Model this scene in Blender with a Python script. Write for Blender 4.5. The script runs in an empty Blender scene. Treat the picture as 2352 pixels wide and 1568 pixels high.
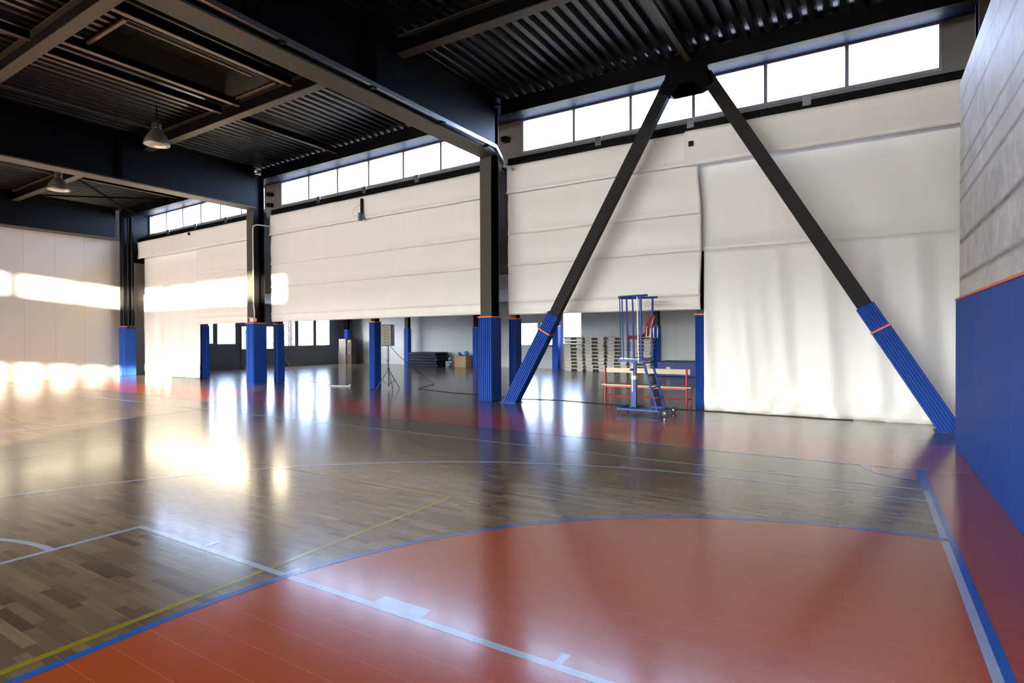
import bpy, bmesh, math, random
from math import sin, cos, pi, radians, sqrt
from mathutils import Vector, Matrix
random.seed(7)
C = bpy.context.scene.collection
S = bpy.context.scene

# ------------------------------------------------------------------ camera
cam = bpy.data.objects.new('camera', bpy.data.cameras.new('camera'))
C.objects.link(cam)
yaw, pitch, roll = radians(31.76), radians(-.54), radians(.25)
F = Vector((-sin(yaw)*cos(pitch), cos(yaw)*cos(pitch), sin(pitch)))
R0 = Vector((cos(yaw), sin(yaw), 0)); U0 = R0.cross(F)
R = R0*cos(roll) - U0*sin(roll); U = U0*cos(roll) + R0*sin(roll)
M = Matrix((R, U, -F)).transposed().to_4x4()
M.translation = Vector((0, 0, 1.54))
cam.matrix_world = M
cam.data.sensor_width = 36; cam.data.lens = 36*1315/2352
cam.data.clip_start = .05; cam.data.clip_end = 800
S.camera = cam

# ------------------------------------------------------------------ world: bright low winter sky, brightest on the sun's side
w = bpy.data.worlds.new('winter_sky'); S.world = w; w.use_nodes = True
nt = w.node_tree; nt.nodes.clear()
def N(nt, t, **k):
    n = nt.nodes.new(t)
    for a, b in k.items(): setattr(n, a, b)
    return n
SUNH = Vector((.28, -.96, 0)).normalized()
out = N(nt, 'ShaderNodeOutputWorld'); bg = N(nt, 'ShaderNodeBackground')
tc = N(nt, 'ShaderNodeTexCoord'); dp = N(nt, 'ShaderNodeVectorMath', operation='DOT_PRODUCT')
dp.inputs[1].default_value = SUNH
mr = N(nt, 'ShaderNodeMapRange', interpolation_type='SMOOTHSTEP')
mr.inputs['From Min'].default_value = -.15; mr.inputs['From Max'].default_value = .95
mx = N(nt, 'ShaderNodeMix', data_type='RGBA')
mx.inputs['A'].default_value = (6.0, 7.6, 11.5, 1)
mx.inputs['B'].default_value = (45, 42.5, 40, 1)
nt.links.new(tc.outputs['Generated'], dp.inputs[0]); nt.links.new(dp.outputs['Value'], mr.inputs['Value'])
nt.links.new(mr.outputs['Result'], mx.inputs['Factor']); nt.links.new(mx.outputs['Result'], bg.inputs['Color'])
nt.links.new(bg.outputs[0], out.inputs['Surface'])

# ------------------------------------------------------------------ sun, through unseen glazing added behind the camera
sun = bpy.data.objects.new('sun', bpy.data.lights.new('sun', 'SUN')); C.objects.link(sun)
sd = Vector((-.62, 1, -.0905)).normalized()
sun.rotation_euler = sd.to_track_quat('-Z', 'Y').to_euler()
sun.location = (10, -30, 12)
sun.data.energy = 42; sun.data.color = (1, .80, .55); sun.data.angle = radians(.6)

def portal(name, loc, sx, sy, rot):
    l = bpy.data.lights.new(name, 'AREA'); l.shape = 'RECTANGLE'; l.size = sx; l.size_y = sy
    l.cycles.is_portal = True
    o = bpy.data.objects.new(name, l); o.location = loc; o.rotation_euler = rot; C.objects.link(o)
portal('portal_south_low', (-12.4, -14.3, 1.45), 26, 2.5, (radians(90), 0, 0))
portal('portal_south_high', (-12.4, -14.3, 5.35), 26, .8, (radians(90), 0, 0))
portal('portal_north', (-12.4, 13.2, 6.5), 27.4, 1.1, (radians(-90), 0, 0))
portal('portal_annex_west', (-26.3, 18.6, 1.75), 1.4, 7.6, (0, radians(-90), 0))
portal('portal_annex_north', (-12.6, 24.1, 1.8), 4, 1.5, (radians(-90), 0, 0))

S.view_settings.view_transform = 'Standard'; S.view_settings.look = 'None'
S.view_settings.gamma = 1; S.view_settings.use_curve_mapping = False
S.view_settings.exposure = 0.88
S.cycles.use_denoising = True
S.cycles.max_bounces = 9; S.cycles.diffuse_bounces = 6; S.cycles.glossy_bounces = 4
S.cycles.transparent_max_bounces = 12
S.cycles.sample_clamp_indirect = 7
S.cycles.caustics_reflective = False; S.cycles.caustics_refractive = False

# ------------------------------------------------------------------ materials
MATS = {}
def mat(name, col, rough=.6, metal=0, coat=0, spec=.5, var=0, vscale=4, bump=0, bscale=30, stretch=(1, 1, 1)):
    if name in MATS: return MATS[name]
    m = bpy.data.materials.new(name); m.use_nodes = True; t = m.node_tree; b = t.nodes['Principled BSDF']
    b.inputs['Roughness'].default_value = rough; b.inputs['Metallic'].default_value = metal
    b.inputs['Coat Weight'].default_value = coat; b.inputs['Specular IOR Level'].default_value = spec
    g = N(t, 'ShaderNodeTexCoord'); mp = N(t, 'ShaderNodeMapping'); mp.inputs['Scale'].default_value = stretch
    t.links.new(g.outputs['Object'], mp.inputs['Vector'])
    n = N(t, 'ShaderNodeTexNoise'); n.inputs['Scale'].default_value = vscale; n.inputs['Detail'].default_value = 5
    t.links.new(mp.outputs[0], n.inputs['Vector'])
    r = N(t, 'ShaderNodeMix', data_type='RGBA')
    r.inputs['A'].default_value = (*[c*(1-var) for c in col], 1); r.inputs['B'].default_value = (*[min(1, c*(1+var)) for c in col], 1)
    t.links.new(n.outputs['Fac'], r.inputs['Factor']); t.links.new(r.outputs['Result'], b.inputs['Base Color'])
    if bump:
        n2 = N(t, 'ShaderNodeTexNoise'); n2.inputs['Scale'].default_value = bscale; n2.inputs['Detail'].default_value = 3
        t.links.new(mp.outputs[0], n2.inputs['Vector'])
        bp = N(t, 'ShaderNodeBump'); bp.inputs['Strength'].default_value = bump; bp.inputs['Distance'].default_value = .01
        t.links.new(n2.outputs['Fac'], bp.inputs['Height']); t.links.new(bp.outputs[0], b.inputs['Normal'])
    MATS[name] = m; return m

def math_n(t, op, a, b=None, c=None):
    n = N(t, 'ShaderNodeMath', operation=op)
    for i, v in enumerate((a, b, c)):
        if v is None: continue
        if isinstance(v, (int, float)): n.inputs[i].default_value = v
        else: t.links.new(v, n.inputs[i])
    return n.outputs[0]

def board_nodes(t):
    """world position -> (strip colour value, seam mask) of three-strip boards that run along x"""
    g = N(t, 'ShaderNodeNewGeometry'); s = N(t, 'ShaderNodeSeparateXYZ'); t.links.new(g.outputs['Position'], s.inputs[0])
    X, Y = s.outputs[0], s.outputs[1]
    SW = .185/3
    row = math_n(t, 'FLOOR', math_n(t, 'DIVIDE', math_n(t, 'ADD', Y, 50.0), SW))
    wn = N(t, 'ShaderNodeTexWhiteNoise', noise_dimensions='1D'); t.links.new(row, wn.inputs['W'])
    cell = math_n(t, 'FLOOR', math_n(t, 'ADD', math_n(t, 'DIVIDE', X, .42), math_n(t, 'MULTIPLY', wn.outputs['Value'], 37.0)))
    cv = N(t, 'ShaderNodeCombineXYZ'); t.links.new(row, cv.inputs[0]); t.links.new(cell, cv.inputs[1])
    w2 = N(t, 'ShaderNodeTexWhiteNoise', noise_dimensions='2D'); t.links.new(cv.outputs[0], w2.inputs['Vector'])
    # board edges every .185 m and board ends every 2.2 m
    yb = math_n(t, 'DIVIDE', math_n(t, 'ADD', Y, 50.07), .185)
    fy = math_n(t, 'FRACT', yb); brow = math_n(t, 'FLOOR', yb)
    ey = math_n(t, 'LESS_THAN', fy, .016)
    w3 = N(t, 'ShaderNodeTexWhiteNoise', noise_dimensions='1D'); t.links.new(brow, w3.inputs['W'])
    fx = math_n(t, 'FRACT', math_n(t, 'ADD', math_n(t, 'DIVIDE', X, 2.1), math_n(t, 'MULTIPLY', w3.outputs['Value'], 13.0)))
    ex = math_n(t, 'LESS_THAN', fx, .0016)
    seam = math_n(t, 'MAXIMUM', ey, math_n(t, 'MULTIPLY', ex, .5))
    return g, X, Y, w2.outputs['Value'], seam, row

def floor_gloss(t, b, X, Y, seam, rough):
    b.inputs['Specular IOR Level'].default_value = .5
    b.inputs['Coat Weight'].default_value = .26; b.inputs['Coat Roughness'].default_value = .11; b.inputs['Coat IOR'].default_value = 1.5
    nz = N(t, 'ShaderNodeTexNoise'); nz.inputs['Scale'].default_value = 1.4; nz.inputs['Detail'].default_value = 4
    mrn = N(t, 'ShaderNodeMapRange'); mrn.inputs['To Min'].default_value = rough-.03; mrn.inputs['To Max'].default_value = rough+.035
    t.links.new(nz.outputs['Fac'], mrn.inputs['Value']); t.links.new(mrn.outputs['Result'], b.inputs['Roughness'])
    bp = N(t, 'ShaderNodeBump'); bp.inputs['Strength'].default_value = .35; bp.inputs['Distance'].default_value = .0012
    bp.invert = True
    n2 = N(t, 'ShaderNodeTexNoise'); n2.inputs['Scale'].default_value = 5; n2.inputs['Detail'].default_value = 2
    h = math_n(t, 'MULTIPLY', n2.outputs['Fac'], -.9)
    gp = N(t, 'ShaderNodeNewGeometry')
    for q_ in (nz, n2): t.links.new(gp.outputs['Position'], q_.inputs['Vector'])
    t.links.new(h, bp.inputs['Height']); t.links.new(bp.outputs[0], b.inputs['Normal'])

def wood_floor():
    m = bpy.data.materials.new('sports_parquet'); m.use_nodes = True; t = m.node_tree; b = t.nodes['Principled BSDF']
    g, X, Y, v, seam, row = board_nodes(t)
    ramp = N(t, 'ShaderNodeValToRGB'); e = ramp.color_ramp.elements
    e[0].position = 0; e[0].color = (.10, .062, .034, 1)
    e[1].position = 1; e[1].color = (.27, .19, .105, 1)
    for p, c in ((.10, (.145, .096, .053, 1)), (.5, (.20, .138, .077, 1)), (.85, (.235, .168, .094, 1))):
        x = e.new(p); x.color = c
    t.links.new(v, ramp.inputs[0])
    cg = N(t, 'ShaderNodeCombineXYZ')
    t.links.new(math_n(t, 'MULTIPLY', X, 3.0), cg.inputs[0]); t.links.new(math_n(t, 'MULTIPLY', Y, 28.0), cg.inputs[1])
    t.links.new(math_n(t, 'MULTIPLY', v, 40.0), cg.inputs[2])
    gr = N(t, 'ShaderNodeTexNoise'); gr.inputs['Scale'].default_value = 1; gr.inputs['Detail'].default_value = 3; gr.inputs['Distortion'].default_value = 0
    t.links.new(cg.outputs[0], gr.inputs['Vector'])
    mm = N(t, 'ShaderNodeMix', data_type='RGBA', blend_type='MULTIPLY'); mm.inputs['Factor'].default_value = 1
    gm = N(t, 'ShaderNodeMapRange'); gm.inputs['To Min'].default_value = .8; gm.inputs['To Max'].default_value = 1.2
    t.links.new(gr.outputs['Fac'], gm.inputs['Value'])
    t.links.new(ramp.outputs[0], mm.inputs['A']); t.links.new(gm.outputs['Result'], mm.inputs['B'])
    ms = N(t, 'ShaderNodeMix', data_type='RGBA'); ms.inputs['B'].default_value = (.34, .29, .22, 1)  # pale seam colour carries the glint along the board edges
    t.links.new(math_n(t, 'MULTIPLY', seam, .55), ms.inputs['Factor']); t.links.new(mm.outputs['Result'], ms.inputs['A'])
    t.links.new(ms.outputs['Result'], b.inputs['Base Color'])
    floor_gloss(t, b, X, Y, seam, .205)
    return m

def paint_floor(name, col, rough=.195, seam_glint=(.6, .4, .33), sf=.4):
    m = bpy.data.materials.new(name); m.use_nodes = True; t = m.node_tree; b = t.nodes['Principled BSDF']
    g, X, Y, v, seam, row = board_nodes(t)
    vv = N(t, 'ShaderNodeMapRange'); vv.inputs['To Min'].default_value = .985; vv.inputs['To Max'].default_value = 1.015
    t.links.new(v, vv.inputs['Value'])
    mm = N(t, 'ShaderNodeMix', data_type='RGBA', blend_type='MULTIPLY'); mm.inputs['Factor'].default_value = 1
    mm.inputs['A'].default_value = (*col, 1); t.links.new(vv.outputs['Result'], mm.inputs['B'])
    ms = N(t, 'ShaderNodeMix', data_type='RGBA'); ms.inputs['B'].default_value = (*seam_glint, 1)  # seam glint put into the paint colour
    t.links.new(math_n(t, 'MULTIPLY', seam, sf), ms.inputs['Factor']); t.links.new(mm.outputs['Result'], ms.inputs['A'])
    t.links.new(ms.outputs['Result'], b.inputs['Base Color'])
    floor_gloss(t, b, X, Y, seam, rough)
    return m

def panel_wall(name, col, axis, pitch, off=0, rough=.45):
    """flat sandwich panels with thin vertical joints"""
    m = bpy.data.materials.new(name); m.use_nodes = True; t = m.node_tree; b = t.nodes['Principled BSDF']
    g = N(t, 'ShaderNodeNewGeometry'); s = N(t, 'ShaderNodeSeparateXYZ'); t.links.new(g.outputs['Position'], s.inputs[0])
    f = math_n(t, 'FRACT', math_n(t, 'DIVIDE', math_n(t, 'ADD', s.outputs[axis], 100.0+off), pitch))
    e = math_n(t, 'LESS_THAN', f, .012/pitch)
    fine = math_n(t, 'SINE', math_n(t, 'MULTIPLY', s.outputs[axis], 2*pi/.09))
    n = N(t, 'ShaderNodeTexNoise'); n.inputs['Scale'].default_value = .8
    r = N(t, 'ShaderNodeMix', data_type='RGBA')
    r.inputs['A'].default_value = (*[c*.93 for c in col], 1); r.inputs['B'].default_value = (*[c*1.06 for c in col], 1)
    t.links.new(n.outputs['Fac'], r.inputs['Factor'])
    r2 = N(t, 'ShaderNodeMix', data_type='RGBA'); r2.inputs['B'].default_value = (*[c*.72 for c in col], 1)
    t.links.new(e, r2.inputs['Factor']); t.links.new(r.outputs['Result'], r2.inputs['A']); t.links.new(r2.outputs['Result'], b.inputs['Base Color'])
    b.inputs['Roughness'].default_value = rough
    bp = N(t, 'ShaderNodeBump'); bp.inputs['Strength'].default_value = .25; bp.inputs['Distance'].default_value = .002
    t.links.new(math_n(t, 'ADD', math_n(t, 'MULTIPLY', e, -2.0), math_n(t, 'MULTIPLY', fine, .3)), bp.inputs['Height'])
    t.links.new(bp.outputs[0], b.inputs['Normal'])
    return m

def concrete_wall():
    m = bpy.data.materials.new('board_cast_concrete'); m.use_nodes = True; t = m.node_tree; b = t.nodes['Principled BSDF']
    g = N(t, 'ShaderNodeNewGeometry'); s = N(t, 'ShaderNodeSeparateXYZ'); t.links.new(g.outputs['Position'], s.inputs[0])
    Y, Z = s.outputs[1], s.outputs[2]
    wob = N(t, 'ShaderNodeTexNoise'); wob.inputs['Scale'].default_value = 3; wob.inputs['Detail'].default_value = 6; t.links.new(g.outputs['Position'], wob.inputs['Vector'])
    wz = math_n(t, 'ADD', Z, math_n(t, 'MULTIPLY', math_n(t, 'SUBTRACT', wob.outputs['Fac'], .5), .035))
    stain = None
    for z, wd, k in ((2.285, .05, 1.0), (2.78, .06, 1.0), (3.34, .045, .8), (3.59, .03, .85), (3.82, .035, .8), (4.36, .035, .75), (4.68, .025, .6)):
        d = math_n(t, 'ABSOLUTE', math_n(t, 'SUBTRACT', wz, z))
        k2 = math_n(t, 'MULTIPLY', math_n(t, 'MAXIMUM', math_n(t, 'SUBTRACT', 1.0, math_n(t, 'DIVIDE', d, wd)), 0.0), k)
        stain = k2 if stain is None else math_n(t, 'MAXIMUM', stain, k2)
    fy = math_n(t, 'FRACT', math_n(t, 'DIVIDE', math_n(t, 'ADD', Y, 100.0-6.569), 1.041))
    ve = math_n(t, 'MULTIPLY', math_n(t, 'LESS_THAN', fy, .010), .55)
    big = N(t, 'ShaderNodeTexNoise'); big.inputs['Scale'].default_value = 3.2; big.inputs['Detail'].default_value = 8; big.inputs['Roughness'].default_value = .7; t.links.new(g.outputs['Position'], big.inputs['Vector'])
    mot = N(t, 'ShaderNodeMapRange'); mot.inputs['From Min'].default_value = .35; mot.inputs['From Max'].default_value = .65
    t.links.new(big.outputs['Fac'], mot.inputs['Value'])
    # coarse plaster patches in the upper part
    py = N(t, 'ShaderNodeTexNoise'); py.inputs['Scale'].default_value = 1.6; py.inputs['Detail'].default_value = 4; t.links.new(g.outputs['Position'], py.inputs['Vector'])
    base = N(t, 'ShaderNodeMix', data_type='RGBA'); base.inputs['A'].default_value = (.45, .45, .45, 1); base.inputs['B'].default_value = (.72, .73, .75, 1)
    t.links.new(mot.outputs['Result'], base.inputs['Factor'])
    b2 = N(t, 'ShaderNodeMix', data_type='RGBA'); b2.inputs['B'].default_value = (.52, .49, .45, 1)
    pm = N(t, 'ShaderNodeMapRange'); pm.inputs['From Min'].default_value = .5; pm.inputs['From Max'].default_value = .72
    t.links.new(py.outputs['Fac'], pm.inputs['Value']); t.links.new(pm.outputs['Result'], b2.inputs['Factor']); t.links.new(base.outputs['Result'], b2.inputs['A'])
    b3 = N(t, 'ShaderNodeMix', data_type='RGBA'); b3.inputs['B'].default_value = (.055, .045, .032, 1)
    sn = math_n(t, 'MULTIPLY', math_n(t, 'MAXIMUM', stain, ve), math_n(t, 'ADD', .45, math_n(t, 'MULTIPLY', mot.outputs['Result'], .55)))
    t.links.new(sn, b3.inputs['Factor']); t.links.new(b2.outputs['Result'], b3.inputs['A']); t.links.new(b3.outputs['Result'], b.inputs['Base Color'])
    b.inputs['Roughness'].default_value = .55; b.inputs['Specular IOR Level'].default_value = .35
    bp = N(t, 'ShaderNodeBump'); bp.inputs['Strength'].default_value = .45; bp.inputs['Distance'].default_value = .012
    rz = N(t, 'ShaderNodeMapRange'); rz.inputs['From Min'].default_value = 3.2; rz.inputs['From Max'].default_value = 4.3; rz.inputs['To Min'].default_value = .25; rz.inputs['To Max'].default_value = 1.6
    t.links.new(Z, rz.inputs['Value'])
    t.links.new(math_n(t, 'SUBTRACT', math_n(t, 'MULTIPLY', big.outputs['Fac'], rz.outputs['Result']), math_n(t, 'MULTIPLY', ve, 1.2)), bp.inputs['Height'])
    t.links.new(bp.outputs[0], b.inputs['Normal'])
    return m

def glass_mat():
    m = bpy.data.materials.new('window_glass'); m.use_nodes = True; t = m.node_tree; t.nodes.clear()
    o = N(t, 'ShaderNodeOutputMaterial'); a = N(t, 'ShaderNodeBsdfTransparent'); a.inputs[0].default_value = (.93, .96, .97, 1)
    g = N(t, 'ShaderNodeBsdfGlossy'); g.inputs['Roughness'].default_value = .02
    mx = N(t, 'ShaderNodeMixShader'); mx.inputs[0].default_value = .06
    t.links.new(a.outputs[0], mx.inputs[1]); t.links.new(g.outputs[0], mx.inputs[2]); t.links.new(mx.outputs[0], o.inputs[0])
    return m

def cloth_mat():
    """coated white tarpaulin; lets a little daylight through"""
    m = bpy.data.materials.new('white_tarpaulin'); m.use_nodes = True; t = m.node_tree; b = t.nodes['Principled BSDF']
    b.inputs['Roughness'].default_value = .42
    tcn = N(t, 'ShaderNodeTexCoord'); mp = N(t, 'ShaderNodeMapping'); mp.inputs['Scale'].default_value = (2.2, 1, .35)
    n = N(t, 'ShaderNodeTexNoise'); n.inputs['Scale'].default_value = 1.5; n.inputs['Detail'].default_value = 5
    t.links.new(tcn.outputs['Object'], mp.inputs['Vector']); t.links.new(mp.outputs[0], n.inputs['Vector'])
    r = N(t, 'ShaderNodeMix', data_type='RGBA'); r.inputs['A'].default_value = (.80, .785, .75, 1); r.inputs['B'].default_value = (.87, .86, .83, 1)
    t.links.new(n.outputs['Fac'], r.inputs['Factor']); t.links.new(r.outputs['Result'], b.inputs['Base Color'])
    bp = N(t, 'ShaderNodeBump'); bp.inputs['Strength'].default_value = .45; bp.inputs['Distance'].default_value = .02
    t.links.new(n.outputs['Fac'], bp.inputs['Height']); t.links.new(bp.outputs[0], b.inputs['Normal'])
    return m

WOOD = wood_floor()
ORANGE = paint_floor('orange_court_paint', (.52, .092, .020), seam_glint=(.75, .5, .42), sf=.3)
BLUEP = paint_floor('blue_line_paint', (.022, .135, .56), seam_glint=(.2, .3, .6), sf=.3)
WHITEP = paint_floor('white_line_paint', (.44, .53, .72), seam_glint=(.6, .6, .6), sf=.2)
YELLOWP = paint_floor('yellow_line_paint', (.34, .27, .012), seam_glint=(.4, .4, .2), sf=.3)
GLASS = glass_mat(); CLOTH = cloth_mat(); CONC = concrete_wall()
PANEL_L = panel_wall('grey_panels_left', (.45, .445, .435), 1, .945, -8.15)
PANEL_B = panel_wall('grey_panels_annex', (.40, .43, .46), 0, .945, 17.28)
PANEL_E = panel_wall('slate_panels_annex', (.13, .155, .18), 1, .945, 0)
PANEL_N = mat('grey_metal_infill', (.27, .26, .245), .5, var=.06)
BLACK = mat('black_steel_paint', (.0022, .0026, .0036), .36, spec=.13, var=.15, bump=.15, bscale=12)
BEAMF = mat('underlit_steel_paint', (.055, .045, .033), .5, var=.2, vscale=3, stretch=(1, .25, 1))  # brown tone puts the warm light from below into the colour
DECK = mat('black_roof_deck', (.004, .005, .007), .30, spec=.7, var=.2)
BRACEG = mat('grey_brace_paint', (.017, .0165, .016), .6, spec=.15, var=.25, vscale=6)
COLG = mat('lit_column_face', (.068, .063, .054), .6, spec=.15, var=.2, vscale=5)  # front flange lighter than the black web: light on that face put into colour
PADB = mat('blue_foam_padding', (.016, .066, .34), .6, spec=.10, var=.07, vscale=9, bump=.1, bscale=60)
ORB = mat('orange_trim', (.72, .13, .03), .5)
WHITEM = mat('white_metal', (.62, .62, .60), .4)
FRAMEM = mat('grey_window_frame', (.36, .38, .40), .4)
SOFFIT = mat('pale_metal_soffit', (.018, .028, .055), .5, spec=.1)
GALV = mat('galvanised_steel', (.62, .66, .70), .24, metal=.95, var=.08)
CHROME = mat('chrome', (.82, .82, .82), .15, metal=1)
SILVER = mat('silver_tube', (.75, .74, .70), .35, metal=.2)
REDP = mat('red_plastic', (.55, .018, .025), .38)
REDM = mat('red_paint', (.50, .022, .028), .4)
BLUEM = mat('blue_metal_paint', (.016, .060, .29), .4, spec=.3)
RUB = mat('black_rubber', (.015, .015, .015), .6)
DARKM = mat('dark_metal', (.03, .03, .03), .45)
BEIGEW = mat('pale_wood_slat', (.66, .56, .42), .5, var=.08, vscale=8, stretch=(.2, 1, 1))
CREAM = mat('cream_plastic', (.62, .60, .54), .45)
PLAST = mat('grey_step_plastic', (.52, .51, .475), .5, var=.05)
NAVY = mat('navy_mat_vinyl', (.005, .007, .02), .5, spec=.2)
CRASH = mat('blue_mat_vinyl', (.010, .028, .15), .45, spec=.25)
CARD = mat('brown_cardboard', (.34, .235, .145), .8, var=.08)
CARDG = mat('grey_cardboard', (.15, .13, .115), .8, var=.08)
BALLB = mat('pale_blue_rubber', (.06, .24, .42), .3)
SPKG = mat('grey_grille_cloth', (.20, .195, .16), .7, var=.15, vscale=40)
SPKB = mat('black_box_paint', (.02, .02, .022), .5)
LIDM = mat('grey_lid_sheet', (.05, .044, .038), .6, var=.2)
LIGHTF = mat('pale_steel_strip', (.20, .165, .12), .45)
BELL = mat('spun_reflector', (.22, .19, .15), .3, metal=.6)
LENS = mat('lamp_lens', (.60, .58, .52), .2)
MOTOR = mat('motor_blue', (.02, .10, .20), .4)
CORDW = mat('white_cord', (.62, .62, .60), .7)
BARK = mat('bare_bark', (.03, .023, .018), .9, var=.3, vscale=8)
NEEDLE = mat('evergreen_needles', (.02, .035, .022), .9, var=.3, vscale=10)
SNOW = mat('pale_ground', (.42, .40, .38), .9, var=.1, vscale=.5)

# ------------------------------------------------------------------ mesh helpers
def link(name, me, m, parent=None):
    o = bpy.data.objects.new(name, me)
    ms = m if isinstance(m, (list, tuple)) else [m]
    for x in ms: me.materials.append(x)
    C.objects.link(o)
    if parent is not None:
        o.parent = parent; o.matrix_parent_inverse = Matrix.Identity(4)
        o.location = -Vector(parent.get('base', (0, 0, 0)))
    return o
def lens_taper(v):
    """lowers heights towards the left end to make up for lens distortion"""
    k = .0028*max(0, -7.5 - v.x)
    return Vector((v.x, v.y, v.z*(1-k)))
def obj(name, bm, m, parent=None, smooth=False, taper=False):
    if taper:
        bmesh.ops.bisect_plane(bm, geom=bm.verts[:]+bm.edges[:]+bm.faces[:], plane_co=(-7.5, 0, 0), plane_no=(1, 0, 0))
        for v in bm.verts: v.co = lens_taper(v.co)
    bmesh.ops.recalc_face_normals(bm, faces=bm.faces)
    me = bpy.data.meshes.new(name); bm.to_mesh(me); bm.free()
    if smooth:
        for p in me.polygons: p.use_smooth = True
    return link(name, me, m, parent)
def box(bm, x0, x1, y0, y1, z0, z1, mi=0):
    vs = [bm.verts.new((x, y, z)) for x in (x0, x1) for y in (y0, y1) for z in (z0, z1)]
    for q in ((0, 1, 3, 2), (4, 6, 7, 5), (0, 4, 5, 1), (2, 3, 7, 6), (0, 2, 6, 4), (1, 5, 7, 3)):
        f = bm.faces.new([vs[i] for i in q]); f.material_index = mi
    return vs
def B(*boxes):
    bm = bmesh.new()
    for b in boxes: box(bm, *b)
    return bm
def beam(bm, a, b, w, h, up=(0, 0, 1)):
    """box section from a to b: w across, h along the up side"""
    a, b = Vector(a), Vector(b); d = (b-a).normalized(); u = Vector(up); s = d.cross(u).normalized(); u = s.cross(d)
    vs = []
    for p in (a, b):
        for i, j in ((-1, -1), (1, -1), (1, 1), (-1, 1)):
            vs.append(bm.verts.new(p + s*w/2*i + u*h/2*j))
    for q in ((0, 1, 2, 3), (7, 6, 5, 4), (0, 4, 5, 1), (1, 5, 6, 2), (2, 6, 7, 3), (3, 7, 4, 0)):
        bm.faces.new([vs[i] for i in q])
def tube(bm, pts, r, n=8, caps=True):
    pts = [Vector(p) for p in pts]; rings = []
    rr = r if isinstance(r, (list, tuple)) else [r]*len(pts)
    prev = None
    for i, p in enumerate(pts):
        a = pts[max(i-1, 0)]; c = pts[min(i+1, len(pts)-1)]
        d = (c-a).normalized()
        if prev is None:
            s = d.cross(Vector((0, 0, 1)));
            if s.length < .1: s = d.cross(Vector((0, 1, 0)))
        else: s = prev - d*prev.dot(d)
        s.normalize(); prev = s; u = d.cross(s)
        rings.append([bm.verts.new(p + (s*cos(2*pi*k/n) + u*sin(2*pi*k/n))*rr[i]) for k in range(n)])
    for a, b in zip(rings, rings[1:]):
        for k in range(n): bm.faces.new((a[k], a[(k+1) % n], b[(k+1) % n], b[k]))
    if caps: bm.faces.new(rings[0]); bm.faces.new(rings[-1][::-1])
def T(pts, r, n=8):
    bm = bmesh.new(); tube(bm, pts, r, n); return bm
def lathe(bm, prof, c=(0, 0, 0), n=24):
    c = Vector(c); rings = []
    for r, z in prof:
        rings.append([bm.verts.new(c + Vector((r*cos(2*pi*k/n), r*sin(2*pi*k/n), z))) for k in range(n)])
    for a, b in zip(rings, rings[1:]):
        for k in range(n): bm.faces.new((a[k], a[(k+1) % n], b[(k+1) % n], b[k]))
    bm.faces.new(rings[0]); bm.faces.new(rings[-1])
def ball(bm, c, r, n=2):
    bmesh.ops.create_icosphere(bm, subdivisions=n, radius=r, matrix=Matrix.Translation(c))
def bev(o, wd, seg=2):
    m = o.modifiers.new('bevel', 'BEVEL'); m.width = wd; m.segments = seg; m.limit_method = 'ANGLE'
    return o
def tag(o, label=None, cat=None, group=None, kind=None):
    if label: o['label'] = label
    if cat: o['category'] = cat
    if group: o['group'] = group
    if kind: o['kind'] = kind
    return o
def thing(name, loc, label, cat, group=None):
    o = bpy.data.objects.new(name, None); C.objects.link(o); o.location = loc; o['base'] = list(loc)
    o.empty_display_size = .1
    return tag(o, label, cat, group, 'thing')
def struct(name, bm, m, taper=False, parent=None):
    o = obj(name, bm, m, parent, taper=taper)
    return tag(o, kind='structure')
def arc(cx, cy, r, a0, a1, n):
    return [(cx + r*cos(a0+(a1-a0)*i/n), cy + r*sin(a0+(a1-a0)*i/n)) for i in range(n+1)]

# ------------------------------------------------------------------ floor and its markings
XL, YS, YN, YB = -25.9, -14.0, 12.6, 23.8
floor = struct('floor', B((XL-.3, 4.2, YS-.3, YB+.3, -.12, 0)), WOOD)
MARK = []
def mark(name, polys, m, z):
    bm = bmesh.new()
    for i, p in enumerate(polys):
        vs = [bm.verts.new((x, y, z+((i*7) % 20)*.00001)) for x, y in p]; bm.faces.new(vs)
    bm.normal_update()
    for f in bm.faces:
        if f.normal.z < 0: f.normal_flip()
    me = bpy.data.meshes.new(name); 
    bmesh.ops.triangulate(bm, faces=[f for f in bm.faces if len(f.verts) > 4])
    bm.to_mesh(me); bm.free()
    o = link(name, me, m, floor); o['kind'] = 'structure'; MARK.append(o); return o
def rect(x0, x1, y0, y1): return [(x0, y0), (x1, y0), (x1, y1), (x0, y1)]
def strip(pts, wd):
    out = []
    for i in range(len(pts)-1):
        (x0, y0), (x1, y1) = pts[i], pts[i+1]
        def nrm(k):
            a = pts[max(k-1, 0)]; b = pts[min(k+1, len(pts)-1)]
            dx, dy = b[0]-a[0], b[1]-a[1]; L = sqrt(dx*dx+dy*dy); return -dy/L*wd/2, dx/L*wd/2
        n0, n1 = nrm(i), nrm(i+1)
        out.append([(x0-n0[0], y0-n0[1]), (x1-n1[0], y1-n1[1]), (x1+n1[0], y1+n1[1]), (x0+n0[0], y0+n0[1])])
    return out
XM = -12.03
def mir(ps): return [[(2*XM-x, y) for x, y in p] for p in ps]
def my(ps): return [[(x, -y) for x, y in p] for p in ps]
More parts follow.
